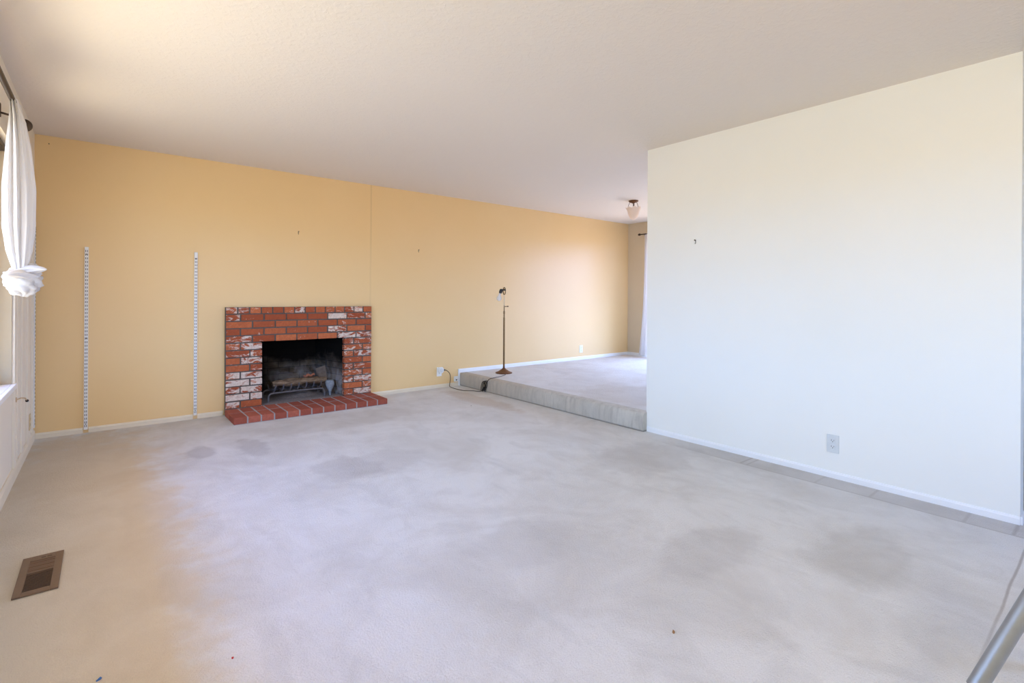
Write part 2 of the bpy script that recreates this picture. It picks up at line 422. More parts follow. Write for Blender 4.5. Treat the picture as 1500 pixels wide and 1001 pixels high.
# vent opening is simply covered by the register plate
mb = MB()
prof = [(4.05, 0.0), (4.043, 0.03), (4.044, 0.10), (4.046, 0.130), (4.054, 0.150), (4.068, 0.161), (4.09, ST), (4.15, ST+0.001), (4.15, 0.0)]
mb.prism(prof, 'y', YS-0.005, 0.0)
rise = mb.build('floor_step', M['carpet_riser'], smooth=True, angle=math.radians(60))
struct(rise, 'carpeted grey beige riser of the step up to the raised floor', 'step')
mb = MB().box(4.14, XD, YD, 0.0, 0.0, ST+0.002)
struct(mb.build('floor_raised', M['carpet_up']), 'raised carpeted dining floor one step above the living room', 'floor')
struct(MB().box(-T, XD+T, YB-T, T, H, H+0.12).build('ceiling', M['ceiling']), 'off white lightly textured ceiling', 'ceiling')

# fireplace wall with the firebox hole
FX0, FX1, FZ = 1.662, 2.493, 0.692
mb = MB()
mb.box(-T, FX0-0.03, 0, T, 0, H); mb.box(FX1+0.03, XD+T, 0, T, 0, H); mb.box(FX0-0.03, FX1+0.03, 0, T, FZ+0.03, H); mb.box(FX0-0.03, FX1+0.03, 0, T, 0, 0.03)
struct(mb.build('wall_back', M['tan']), 'tan painted wall with the brick fireplace', 'wall')
# left wall with window opening y -4.7..-1.2, z .606..2.06
WY0, WY1, WZ0, WZ1 = -4.7, -1.2, 0.606, 2.06
mb = MB()
mb.box(-T, 0, WY1, 0, 0, H); mb.box(-T, 0, YB, WY0, 0, H); mb.box(-T, 0, WY0, WY1, 0, WZ0); mb.box(-T, 0, WY0, WY1, WZ1, H)
wl_ = struct(mb.build('wall_left', M['off_white']), 'cream window wall on the left', 'wall')
# vertical battens / plank edges between window and corner
for (y0, y1, th) in ((-1.19, -1.10, 0.012), (-0.99, -0.975, 0.006), (-0.80, -0.70, 0.010), (-0.50, -0.30, 0.012), (-0.16, -0.11, 0.010)):
    b = MB().box(0, th, y0, y1, 0.085, WZ1+0.06, 0.002).build('batten', M['off_white'], wl_)
struct(MB().box(XW, XW+0.12, YE, YS, 0, H).build('wall_right', M['white_wall']), 'large blank white wall on the right', 'wall')
# far dining wall with patio door opening y -2.9..-0.42
DY0, DY1, DZ1 = -2.9, -0.42, 2.15
mb = MB()
mb.box(XD, XD+T, DY1, 0, 0, H); mb.box(XD, XD+T, YD, DY0, 0, H); mb.box(XD, XD+T, DY0, DY1, DZ1, H); mb.box(XD, XD+T, DY0, DY1, 0, ST)
struct(mb.build('wall_far', M['tan2']), 'tan end wall of the raised dining area', 'wall')
struct(MB().box(XW+0.12, XD+T, YD-T, YD, 0, H).build('wall_dining', M['white_wall']))
struct(MB().box(XH, XH+T, YB, YD-T, 0, H).build('wall_entry', M['white_wall']))
RX0, RX1, RZ0, RZ1 = 2.1, 3.7, 0.8, 2.1
mb = MB()
mb.box(-T, RX0, YB-T, YB, 0, H); mb.box(RX1, XH+T, YB-T, YB, 0, H); mb.box(RX0, RX1, YB-T, YB, 0, RZ0); mb.box(RX0, RX1, YB-T, YB, RZ1, H)
struct(mb.build('wall_front', M['white_wall']))

# baseboards
SX = (0.321, 1.101)                    # shelf standards on the fireplace wall
def baseboard(name, segs, horizontal, at, z0, h, th, sign, mat='trim'):
    mb = MB()
    for a, b in segs:
        p = [(0, 0), (th, 0), (th, h*0.72), (th*0.75, h*0.82), (th*0.55, h), (0, h)]
        if horizontal: mb.prism([(at+sign*u, z0+v) for u, v in p], 'x', a, b)
        else: mb.prism([(at+sign*u, z0+v) for u, v in p], 'y', a, b)
    return struct(mb.build(name, M[mat]))
baseboard('baseboard_back', [(0.0, SX[0]-0.018), (SX[0]+0.018, SX[1]-0.018), (SX[1]+0.018, 1.33), (2.83, 4.03)], True, 0.0, 0, 0.045, 0.012, -1, 'warm_trim')
baseboard('baseboard_dining', [(4.03, XD)], True, 0.0, ST, 0.05, 0.012, -1)
baseboard('baseboard_far', [(DY1+0.02, -0.012), (YD, DY0-0.02)], False, XD, ST, 0.05, 0.012, -1)
baseboard('baseboard_right', [(YE, YS-0.01)], False, XW, 0, 0.042, 0.010, -1)
baseboard('baseboard_left', [(YB, -0.012)], False, 0.0, 0, 0.085, 0.013, 1, 'warm_trim')
struct(MB().box(4.018, 4.042, -0.014, 0, 0, ST+0.05, 0.002).build('trim_1', M['trim']), 'short white upright trim at the end of the step', 'trim')
struct(MB().box(XW-0.004, XW+0.124, YE-0.010, YE, 0, 0.042, 0.002).build('trim_2', M['trim']))

# ---------------------------------------------------------------- windows
def window(name, ax, p0, p1, z0, z1, plane, out, n_mull, label, sill=None, frame='trim'):
    # ax 'y': opening runs in y, wall plane x=plane, outward direction out (+-1)
    root = bpy.data.objects.new(name, None); C.objects.link(root)
    root.location = (plane, (p0+p1)/2, z0) if ax == 'y' else ((p0+p1)/2, plane, z0)
    struct(root, label, 'window')
    def bx(mb, a0, a1, d0, d1, zz0, zz1, bev=0.003):
        lo, hi = sorted((plane+out*d0, plane+out*d1))
        if ax == 'y': mb.box(lo, hi, a0, a1, zz0, zz1, bev)
        else: mb.box(a0, a1, lo, hi, zz0, zz1, bev)
    f = MB(); fw = 0.05
    bx(f, p0, p0+fw, 0.09, 0.135, z0, z1); bx(f, p1-fw, p1, 0.09, 0.135, z0, z1)
    bx(f, p0+fw, p1-fw, 0.09, 0.135, z0, z0+fw); bx(f, p0+fw, p1-fw, 0.09, 0.135, z1-fw, z1)
    for k in range(n_mull):
        c = p0 + (p1-p0)*(k+1)/(n_mull+1); bx(f, c-0.022, c+0.022, 0.09, 0.135, z0+fw, z1-fw)
    f.build('window_frame', M[frame], root)
    for k in range(n_mull+1):
        a = p0 + (p1-p0)*k/(n_mull+1) + 0.03; b = p0 + (p1-p0)*(k+1)/(n_mull+1) - 0.03
        g = MB(); bx(g, a, b, 0.108, 0.112, z0+0.03, z1-0.03, 0); g.build('pane', M['glass'], root)
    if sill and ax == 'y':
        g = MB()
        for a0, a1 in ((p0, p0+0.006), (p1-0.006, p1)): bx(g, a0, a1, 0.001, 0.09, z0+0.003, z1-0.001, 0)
        g.build('shade_lining', M['jamb'], root)  # lining added so the reveal looks shaded
    if sill:
        g = MB(); bx(g, p0-0.02, p1+0.02, -sill, 0.0, z0-0.028, z0+0.002, 0.004); bx(g, p0, p1, 0.0, 0.09, z0, z0+0.002, 0)
        g.build('window_sill', M['trim'], root)
    return root
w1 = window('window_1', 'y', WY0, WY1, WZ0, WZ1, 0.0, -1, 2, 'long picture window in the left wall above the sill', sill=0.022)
hb = MB().box(-0.085, -0.03, WY0+0.01, WY1-0.005, WZ1-0.035, WZ1-0.001, 0.003)
hb.build('head_track', M['bronze'], w1)
dw = window('door_1', 'y', DY0, DY1, ST, DZ1, XD, 1, 1, 'glass patio door in the far dining wall behind the sheer curtain')
dw['category'] = 'door'
window('fill_window', 'x', RX0, RX1, RZ0, RZ1, YB, -1, 2, 'unseen window added behind the camera for fill daylight', sill=0.03)  # unseen window, added to brighten the fireplace wall
# unseen eave added over the picture window, its depth shaped to block steep sky
struct(MB().box(-1.6, -T, -6.4, 0.6, 2.32, 2.40).build('added_eave', M['stucco']))

# ================================================================ fireplace
fp = thing('brick_fireplace', 'red brick fireplace with patchy old whitewash and dark sooty opening', 'fireplace', (2.074, -0.03, 0))
B0, B1, BY, BT = 1.338, 2.811, -0.06, 1.047
rows = 14; rh = (BT-0.06)/rows; pitch = (B1-B0)/7
mb = MB(); mo = MB(); J = 0.0065
mo.box(B0+0.004, FX0-0.012, BY+0.007, -0.0005, 0.02, BT-0.004); mo.box(FX1+0.012, B1-0.004, BY+0.007, -0.0005, 0.02, BT-0.004)
mo.box(FX0-0.012, FX1+0.012, BY+0.007, -0.0005, FZ+0.010, BT-0.004)
def lay(x0, x1, z0, z1, wsh):
    tone = (random.random(), min(1, max(0, wsh)), random.random(), 1)
    j = [random.uniform(-0.0012, 0.0012) for _ in range(4)]
    mb.box(x0+J+j[0], x1-J+j[1], BY+random.uniform(-0.002, 0.003), -0.001, z0+J*0.9+j[2], z1-J*0.9+j[3], 0.0035, tone)
for r in range(rows):
    z1 = BT - r*rh; z0 = z1 - rh
    if r == 0: cuts = [B0 + k*pitch/2 for k in range(15)]
    elif r % 2: cuts = [B0, B0+pitch*0.62] + [B0+pitch*(0.62+k) for k in range(1, 7)]; 
    else: cuts = [B0] + [B0+pitch*(1.12+k) for k in range(0, 6)]
    cuts = sorted(set([c for c in cuts if c < B1-0.03] + [B1]))
    spans = list(zip(cuts, cuts[1:]))
    if r >= 5:
        m1 = B0 + (pitch*0.62 if r % 2 else pitch*1.02); m2 = FX1 + (0.105 if r % 2 else 0.207)
        spans = [(B0, m1), (m1, FX0+J), (FX1-J, m2), (m2, B1)]
    for a, b in spans:
        m = (a+b)/2
        wsh = random.gauss(0.78, 0.2)
        if 1 <= r <= 5 and FX0-0.1 < m < FX1-0.1: wsh = random.gauss(0.25, 0.2)
        if r == 0: wsh = random.gauss(0.7, 0.2)
        if r >= 5: wsh = random.gauss(0.80, 0.17)
        lay(a, b, z0, z1, wsh)
mb.build('brick_surround', M['brick'], fp)
mo.build('mortar', M['mortar'], fp)
# firebox: splayed sides, back, floor, throat
mb = MB()
def quad(m, *p): m.bm.faces.new([m.bm.verts.new(q) for q in p])
a, b, c, d = (FX0-0.0, 0.001), (1.80, 0.50), (2.36, 0.50), (FX1, 0.001)
th = 0.03
mb.prism([(FX0-0.03, 0.001), (FX0, 0.001), (1.80, 0.50), (1.77, 0.52)], 'z', 0.03, 0.78)
mb.prism([(FX1+0.03, 0.001), (2.39, 0.52), (2.36, 0.50), (FX1, 0.001)], 'z', 0.03, 0.78)
mb.box(1.77, 2.39, 0.50, 0.53, 0.03, 0.78)
mb.prism([(FX0-0.03, 0.0), (FX1+0.03, 0.0), (2.39, 0.53), (1.77, 0.53)], 'z', 0.76, 0.80)
fbx = mb.build('firebox', M['firebrick'], fp)
MB().prism([(FX0, -0.05), (FX1, -0.05), (2.37, 0.51), (1.79, 0.51)], 'z', 0.03, 0.058).build('firebox_floor', M['ash'], fp)
# hearth
HX0, HX1 = 1.335, 2.80
hearth = MB(); HN = 13; hw = (HX1-HX0)/HN
for k in range(HN):
    x0 = HX0 + k*hw
    for (y0, y1, off) in ((-0.50, -0.275, 0), (-0.275, -0.062, 0)):
        g = 0.006
        ws = random.gauss(0.18, 0.12)
        hearth.box(x0+(g if k else 0), x0+hw-(g if k < HN-1 else 0), y0+(g if y0 > -0.4 else 0), y1-g, 0.004, 0.062+random.uniform(-0.0015, 0.001), 0.005, (random.random(), max(0, ws), 0, 1))
hr = thing('fireplace_hearth', 'low red brick hearth slab with pale grout in front of the fireplace', 'hearth', ((HX0+HX1)/2, -0.28, 0))
hearth.build('hearth_bricks', M['paver'], hr)
MB().box(HX0+0.004, HX1-0.004, -0.496, -0.0625, 0.001, 0.0600).build('grout', M['grout'], hr)

# grate with log
FZ0 = 0.058
gr = thing('fireplace_grate', 'wrought iron log grate standing inside the firebox', 'grate', (2.05, 0.15, FZ0))
def grate_rail(y):
    x0, x1, zt = 1.745, 2.315, 0.150
    pts = [(x0, y, FZ0+0.006), (x0, y, 0.11), (x0+0.006, y, 0.132), (x0+0.022, y, 0.147), (x0+0.045, y, zt), (x0+0.3, y, zt+0.003), (x1-0.045, y, zt), (x1-0.022, y, 0.147), (x1-0.006, y, 0.132), (x1, y, 0.11), (x1, y, FZ0+0.006)]
    return MB().tube(pts, 0.0095, 8)
grate_rail(0.045).build('front_rail', M['iron'], gr, smooth=True)
grate_rail(0.27).build('rear_rail', M['iron'], gr, smooth=True)
for k in range(7):
    x = 1.80 + k*0.077
    MB().tube([(x+0.012, 0.025, 0.235), (x+0.008, 0.032, 0.19), (x, 0.055, 0.166), (x, 0.15, 0.165), (x, 0.26, 0.168), (x, 0.31, 0.20)], 0.0075, 8).build('cross_bar', M['iron'], gr, smooth=True)
def log(name, p0, p1, r, label, mat='log', seed=0):
    p0, p1 = Vector(p0), Vector(p1); d = p1-p0; n = 14; mb = MB()
    pts = [p0 + d*i/n + Vector((0, 0, 0.008*math.sin(i*0.9+seed))) for i in range(n+1)]
    rs = [r*(0.9+0.16*noise.noise((i*0.5+seed, 3, 1))) for i in range(n+1)]; rs[0] *= 0.85; rs[-1] *= 0.8
    mb.tube(pts, rs, 14)
    for v in mb.bm.verts: v.co += Vector((0, 1, 1))*0.006*noise.noise(v.co*40)
    c = (p0+p1)/2
    o = mb.build(name, M[mat], loc=tuple(c), smooth=True)
    return tag(o, label, 'log')
l1 = log('firewood_log', (1.80, 0.115, 0.232), (2.36, 0.135, 0.232), 0.036, 'long brown fire log lying across the front of the grate')
l2 = log('firewood_log', (1.93, 0.225, 0.232), (2.30, 0.215, 0.240), 0.032, 'shorter log behind the front log on the grate', seed=5)
l3 = log('firewood_log', (2.13, 0.16, 0.284), (2.25, 0.185, 0.284), 0.013, 'small split piece with orange wood on top of the logs', 'logcore', seed=9)
# ash heap with a burnt, ash covered stub and broken brick at the right
mb = MB()
for (cx, cy, rx, ry, hh, sd) in ((2.12, 0.30, 0.26, 0.16, 0.05, 1),):
    n = 20
    grid = {}
    for i in range(n+1):
        rr = i/n
        for k in range(28):
            a_ = 2*PI*k/28
            x_ = cx+rx*rr*math.cos(a_); y_ = cy+ry*rr*math.sin(a_)
            z_ = FZ0-0.001 + hh*(1-rr*rr)*(0.75+0.5*noise.noise((x_*14, y_*14, sd))) 
            grid[i, k] = mb.bm.verts.new((x_, y_, max(z_, FZ0-0.001)))
    for i in range(1, n):
        for k in range(28): mb.bm.faces.new((grid[i, k], grid[i, (k+1) % 28], grid[i+1, (k+1) % 28], grid[i+1, k]))
    for k in range(28): mb.bm.faces.new((grid[0, k], grid[1, k], grid[1, (k+1) % 28]))
tag(mb.build('ash_pile', M['ash'], smooth=True), 'heap of pale grey ash under the grate', 'ash', kind='stuff')
mb = MB()
mb.lathe([(0.010, 0.0), (0.013, 0.03), (0.02, 0.055), (0.036, 0.085), (0.046, 0.12), (0.047, 0.15), (0.040, 0.165), (0.028, 0.17)], 20, (2.385, 0.075, FZ0),
         mod=lambda r, z, a, j: (r*(1+0.10*math.sin(3*a+j)), z))
tag(mb.build('andiron', M['ashgrey'], smooth=True), 'blue grey cup shaped andiron beside the right end of the grate', 'andiron')
mb = MB()
Mx = Matrix.Translation((2.395, 0.29, FZ0+0.15)) @ Matrix.Rotation(math.radians(-14), 4, 'Y') @ Matrix.Rotation(math.radians(-14), 4, 'X')
mb.box(-0.06, 0.06, -0.015, 0.015, -0.146, 0.146, 0.008, mat=Mx)
bmesh.ops.subdivide_edges(mb.bm, edges=mb.bm.edges[:], cuts=3, use_grid_fill=True)
for v in mb.bm.verts: v.co += Vector((1, 0.5, 1))*0.006*noise.noise(v.co*18)
zm = min(v.co.z for v in mb.bm.verts)
for v in mb.bm.verts: v.co.z += FZ0-zm+0.0005
o = tag(mb.build('brick_slab', simple('pale firebrick slab', lin(118, 104, 96), 0.9, var=0.3, scale=30, bump=0.5)), 'pale broken firebrick slab leaning at the right of the firebox', 'slab')

# ================================================================ shelf standards
def standard(x0, y0, z0, z1, normal, label, group='slotted shelf standards'):
    # normal: 'y' -> on the fireplace wall facing -y ; 'x' -> on the left wall facing +x
    wd, dp = 0.026, 0.014
    loc = (x0, y0, z0)
    r = thing('shelf_standard', label, 'shelf standard', loc, group)
    mb = MB(); h = z1-z0
    if normal == 'y':
        mb.box(-wd/2, wd/2, -dp, -dp+0.003, 0, h, 0.001); mb.box(-wd/2, -wd/2+0.003, -dp+0.003, 0, 0, h); mb.box(wd/2-0.003, wd/2, -dp+0.003, 0, 0, h)
    else:
        mb.box(dp-0.003, dp, -wd/2, wd/2, 0, h, 0.001); mb.box(0, dp-0.003, -wd/2, -wd/2+0.003, 0, h); mb.box(0, dp-0.003, wd/2-0.003, wd/2, 0, h)
    o = mb.build('channel', M['standard']); o.parent = r
    sl = MB(); n = int((h-0.03)/0.0305)
    for k in range(n):
        z = 0.022 + k*0.0305
        for s in (-0.0055, 0.0055):
            if normal == 'y': sl.box(s-0.002, s+0.002, -dp-0.0006, -dp+0.001, z, z+0.017)
            else: sl.box(dp-0.001, dp+0.0006, s-0.002, s+0.002, z, z+0.017)
    o = sl.build('slots', M['slot']); o.parent = r
    for z in (h*0.03, h*0.5, h*0.96):
        sc = MB()
        if normal == 'y': sc.lathe([(0.0042, 0), (0.0042, 0.0012), (0.002, 0.002)], 10, (0, -dp, z), axis=(0, -1, 0))
        else: sc.lathe([(0.0042, 0), (0.0042, 0.0012), (0.002, 0.002)], 10, (dp, 0, z), axis=(1, 0, 0))
        o = sc.build('screw', M['nail']); o.parent = r
standard(SX[0], 0, 0.028, 1.557, 'y', 'white slotted shelf standard on the tan wall nearer the left corner')
standard(SX[1], 0, 0.035, 1.559, 'y', 'white slotted shelf standard on the tan wall just left of the fireplace')
standard(0, -0.045, 0.10, 1.738, 'x', 'white slotted shelf standard in the corner on the window wall')

# ================================================================ left curtain and rod
rod = thing('curtain_rod', 'dark bronze curtain rod above the picture window with round end finial', 'curtain rod', (0.0, -2.9, 2.16))
RX, RZ = 0.075, 2.135
MB().tube([(RX, -4.75, RZ), (RX, -3.2, RZ), (RX, -1.52, RZ)], 0.0125, 12).build('rod', M['bronze'], rod, smooth=True)
for y in (-4.76, -1.50):
    s_ = 1 if y > -3 else -1
    MB().lathe([(0.012, -0.012), (0.034, -0.008), (0.036, 0.0), (0.034, 0.012), (0.027, 0.024), (0.015, 0.033), (0.004, 0.037)], 20, (RX, y+0.012*s_, RZ), axis=(0, s_, 0)).build('finial', M['bronze'], rod, smooth=True)
for y in (-4.6, -1.74):
    MB().box(0.0, 0.008, y-0.014, y+0.014, RZ-0.035, RZ+0.035, 0.002).tube([(0.006, y, RZ-0.014), (0.04, y, RZ-0.02), (RX, y, RZ-0.013)], 0.006, 8).build('bracket', M['bronze'], rod, smooth=True)

cu = thing('curtain', 'white sheer curtain gathered and tied in a big knot at the left window', 'curtain', (0.105, -1.95, 2.12))
def lerp(tab, z):
    for (z0, *a), (z1, *b) in zip(tab, tab[1:]):
        if z0 >= z >= z1:
            f = (z0-z)/(z0-z1); f = f*f*(3-2*f) if False else f
            return [p+(q-p)*f for p, q in zip(a, b)]
    return tab[-1][1:]
# z, cx, cy, half x, half y
TAB = [(2.155, 0.075, -1.84, 0.017, 0.19), (2.12, 0.078, -1.86, 0.018, 0.18), (2.05, 0.086, -1.90, 0.030, 0.15), (1.90, 0.092, -1.93, 0.048, 0.13),
       (1.70, 0.096, -1.95, 0.064, 0.13), (1.50, 0.096, -1.95, 0.064, 0.12), (1.38, 0.098, -1.95, 0.050, 0.08), (1.31, 0.102, -1.96, 0.034, 0.045), (1.26, 0.104, -1.96, 0.024, 0.028)]
mb = MB(); NS = 120; NZ = 60; rings = []
for i in range(NZ+1):
    z = 2.155 + (1.26-2.155)*i/NZ
    cx, cy, hx, hy = lerp(TAB, z)
    ring = []
    for k in range(NS):
        a_ = 2*PI*k/NS
        f = 0.86 + 0.12*math.sin(11*a_ + 0.8*math.sin(z*3)) + 0.05*math.sin(23*a_+z*2.0) + 0.05*noise.noise((math.cos(a_)*2, math.sin(a_)*2, z*3))
        ring.append(mb.bm.verts.new((cx+hx*f*math.cos(a_), cy+hy*f*math.sin(a_), z)))
    rings.append(ring)
for A, B in zip(rings, rings[1:]):
    for k in range(NS): mb.bm.faces.new((A[k], A[(k+1) % NS], B[(k+1) % NS], B[k]))
mb.build('gathered_cloth', M['sheer'], cu, smooth=True, angle=PI)
# knot: a fat folded wrap, a low bulge and two ears
KC = Vector((0.112, -1.95, 1.238))
mb = MB()
def wrap(c, R, r, tilt, squash, ph):
    pts = []; n = 40
    for i in range(n):
        a_ = 2*PI*i/n
        p = Vector((R[0]*math.cos(a_), R[1]*math.sin(a_), 0.012*math.sin(2*a_+ph)))
        p = Matrix.Rotation(tilt[0], 3, 'X') @ Matrix.Rotation(tilt[1], 3, 'Y') @ p
        pts.append(c+p)
    rs = [r*(1+0.22*math.sin(a*3+ph)) for a in [2*PI*i/n for i in range(n)]]
    mb.tube(pts, rs, 14, closed=True)
wrap(KC+Vector((0, 0, 0.014)), (0.050, 0.060), 0.024, (0.5, -0.45), 1, 0)
wrap(KC+Vector((0, 0, -0.016)), (0.044, 0.056), 0.028, (-0.5, 0.35), 1, 2)
wrap(KC+Vector((0.0, 0, 0.0)), (0.040, 0.05), 0.024, (1.1, 0.5), 1, 4)
mb.sphere(KC+Vector((0, 0, -0.040)), 0.062, (1.0, 1.15, 0.72), 40)
mb.sphere(KC+Vector((0, 0, 0.01)), 0.052, (1.0, 1.1, 0.9), 32)
for v in mb.bm.verts:
    d = v.co-KC; a_ = math.atan2(d.y, d.x)
    v.co += d.normalized()*(0.005*math.sin(a_*7+d.z*120)+0.012*noise.noise(v.co*26))
    q = Vector((d.x*0.6+d.y*0.5, d.z*1.2-d.y*0.7, d.x))
    v.co += d.normalized()*0.009*(0.5-abs(math.sin(q.y*95+2.2*noise.noise(v.co*14))))
mb.build('knot', M['sheer'], cu, smooth=True, angle=PI)
def ear(c, d, L, wd):
    mb = MB(); d = Vector(d).normalized(); side = d.cross(Vector((0, 0, 1))).normalized(); up = side.cross(d)
    rings = []; n = 14
    for i in range(n+1):
        s_ = i/n; wv = wd*(1-s_)**0.7+0.004; hv = wv*0.5
        ring = [mb.bm.verts.new(Vector(c)+d*L*s_ + side*wv*math.cos(2*PI*k/30)*(1+0.12*math.sin(5*2*PI*k/30)) + up*(hv*math.sin(2*PI*k/30)*(1+0.2*math.sin(7*2*PI*k/30)) + 0.012*math.sin(s_*3))) for k in range(30)]
        rings.append(ring)
    for A, B in zip(rings, rings[1:]):
        for k in range(30): mb.bm.faces.new((A[k], A[(k+1) % 30], B[(k+1) % 30], B[k]))
    mb.bm.faces.new(rings[-1])
    return mb
ear(KC+Vector((0, 0, 0.02)), RT*1.0+Vector((0, 0, 0.22)), 0.125, 0.062).build('ruffle', M['sheer'], cu, smooth=True, angle=PI)
ear(KC+Vector((0.0, -0.02, 0.005)), Vector((-0.25, -0.8, 0.05)), 0.14, 0.06).build('ruffle', M['sheer'], cu, smooth=True, angle=PI)

# hold-back hook under the sill and almond outlet
hk = thing('wall_hook', 'small curved metal hook on the panelled wall under the window sill', 'hook', (0.012, -1.14, 0.50))
MB().lathe([(0.016, 0), (0.016, 0.004), (0.008, 0.006)], 16, (0.0125, -1.14, 0.50), axis=(1, 0, 0)).tube([(0.016, -1.14, 0.50), (0.035, -1.13, 0.507), (0.05, -1.10, 0.50), (0.055, -1.07, 0.482)], 0.0035, 8).build('hook_arm', M['brass_light'], hk, smooth=True)
MB().sphere((0.056, -1.062, 0.476), 0.009).build('hook_tip', M['bronze'], hk, smooth=True)

def outlet(name, loc, normal, label, plate='plastic', w_=0.07, h_=0.115, slots=True, group=None):
    r = thing(name, label, 'outlet', loc, group)
    R = {'-y': Matrix.Identity(4), '-x': Matrix.Rotation(-PI/2, 4, 'Z'), '+x': Matrix.Rotation(PI/2, 4, 'Z')}[normal]
    def put(mb, n, m, sm=False):
        bmesh.ops.transform(mb.bm, matrix=R, verts=mb.bm.verts); o = mb.build(n, m, smooth=sm); o.parent = r; return o
    put(MB().box(-w_/2, w_/2, -0.006, 0, -h_/2, h_/2, 0.002), 'cover_plate', M[plate])
    if slots:
        for s in (-1, 1):
            zc = s*0.0195
            f = put(MB().box(-0.0165, 0.0165, -0.0078, -0.005, zc-0.0135, zc+0.0135, 0.0015), 'socket_face', M[plate])
            mb = MB().box(-0.0085, -0.0060, -0.0083, -0.006, zc-0.001, zc+0.008).box(0.0055, 0.0078, -0.0083, -0.006, zc, zc+0.0075)
            mb.lathe([(0.0028, 0), (0.0028, 0.0023)], 10, (0, -0.006, zc-0.006), axis=(0, -1, 0))
            bmesh.ops.transform(mb.bm, matrix=R, verts=mb.bm.verts)
            o = mb.build('slot', M['slot']); o.parent = f
    put(MB().lathe([(0.003, 0), (0.003, 0.0012), (0.001, 0.002)], 10, (0, -0.006, 0), axis=(0, -1, 0)), 'screw', M['ivory'])
    return r
outlet('wall_outlet', (XW, -4.31, 0.221), '-x', 'grey white double outlet low on the white wall', 'ivory')
outlet('wall_outlet', (6.345, 0, 0.335), '-y', 'white double outlet on the bright wall above the raised floor')
outlet('wall_outlet', (0.012, -0.40, 0.215), '+x', 'almond outlet plate on the panelled window wall near the corner', 'almond')
outlet('wall_outlet', (3.735, 0, 0.205), '-y', 'white outlet behind the round timer left of the step')
# round timer plugged into the outlet
tm = thing('plug_timer', 'round white plug-in timer on the outlet left of the step', 'timer', (3.742, -0.0075, 0.228))
MB().box(3.722, 3.776, -0.028, -0.0085, 0.195, 0.262, 0.006).lathe([(0.036, 0), (0.038, 0.006), (0.038, 0.024), (0.034, 0.030), (0.012, 0.031)], 28, (3.748, -0.012, 0.226), axis=(0, -1, 0)).build('housing', M['plastic'], tm, smooth=True)
MB().lathe([(0.026, 0), (0.026, 0.004), (0.02, 0.006)], 24, (3.748, -0.043, 0.226), axis=(0, -1, 0)).build('dial', M['ivory'], tm, smooth=True)
# small phone jack box
jk = thing('phone_jack', 'tiny white jack box on the wall just above the baseboard by the step', 'jack', (3.985, 0, 0.10))
MB().box(3.955, 4.014, -0.020, 0.0, 0.058, 0.125, 0.004).build('box', M['plastic'], jk)
MB().box(3.974, 3.994, -0.0212, -0.018, 0.072, 0.086).build('socket', M['slot'], jk)

# ================================================================ floor lamp with cord
LX, LY, LZ = 4.474, -0.389, ST+0.002
lp = thing('floor_lamp', 'thin brass floor lamp without shade standing on the raised floor', 'lamp', (LX, LY, LZ))
MB().lathe([(0.108, 0), (0.110, 0.006), (0.104, 0.012), (0.085, 0.018), (0.06, 0.032), (0.04, 0.046), (0.028, 0.052), (0.022, 0.06), (0.014, 0.068), (0.012, 0.09)], 36, (LX, LY, LZ)).build('base', M['rust'], lp, smooth=True)
MB().lathe([(0.012, 0.08), (0.012, 0.70), (0.012, 0.705), (0.012, 0.72), (0.008, 0.73), (0.010, 0.745), (0.008, 0.76), (0.0115, 0.775), (0.0115, 0.80), (0.007, 0.81), (0.007, 0.88)], 14, (LX, LY, LZ)).build('pole', M['brass'], lp, smooth=True)
kn = MB().tube([(LX, LY, LZ+0.865), Vector((LX, LY, LZ+0.868))+RT*0.045], 0.005, 8); kn.sphere(Vector((LX, LY, LZ+0.868))+RT*0.047, 0.011, (1, 1, 0.8))
kn.build('clamp_knob', M['rust'], lp, smooth=True)
MB().lathe([(0.007, 0.86), (0.007, 1.02)], 12, (LX, LY, LZ)).build('upper_rod', M['brass_light'], lp, smooth=True)
hd = Vector((LX, LY, LZ+1.055))
mb = MB(); mb.tube([hd+RT*0.015*math.cos(2*PI*k/28)+Vector((0, 0, 0.012+0.046*math.sin(2*PI*k/28))) for k in range(28)], 0.007, 8, closed=True); mb.build('swivel_bracket', M['brass'], lp, smooth=True)
mb = MB(); mb.tube([hd+Vector((0, 0, 0.028))+RT*0.02, hd+Vector((0, 0, 0.028))-RT*0.045], 0.011, 10)
mb.lathe([(0.012, 0), (0.019, 0.006), (0.021, 0.02), (0.021, 0.046), (0.016, 0.055), (0.010, 0.06)], 18, hd-RT*0.054+Vector((0, 0, -0.018)), axis=(RT*0.35+Vector((0, 0, 1))).normalized())
mb.build('lamp_socket', M['black'], lp, smooth=True)
ax_ = -(RT*0.18+Vector((0, 0, 1))).normalized()
MB().lathe([(0.013, 0), (0.014, 0.015), (0.018, 0.03), (0.027, 0.05), (0.031, 0.068), (0.029, 0.084), (0.018, 0.097), (0.004, 0.102)], 22, hd-RT*0.055+Vector((0, 0, -0.016)), axis=ax_).build('bulb', M['bulb'], lp, smooth=True)
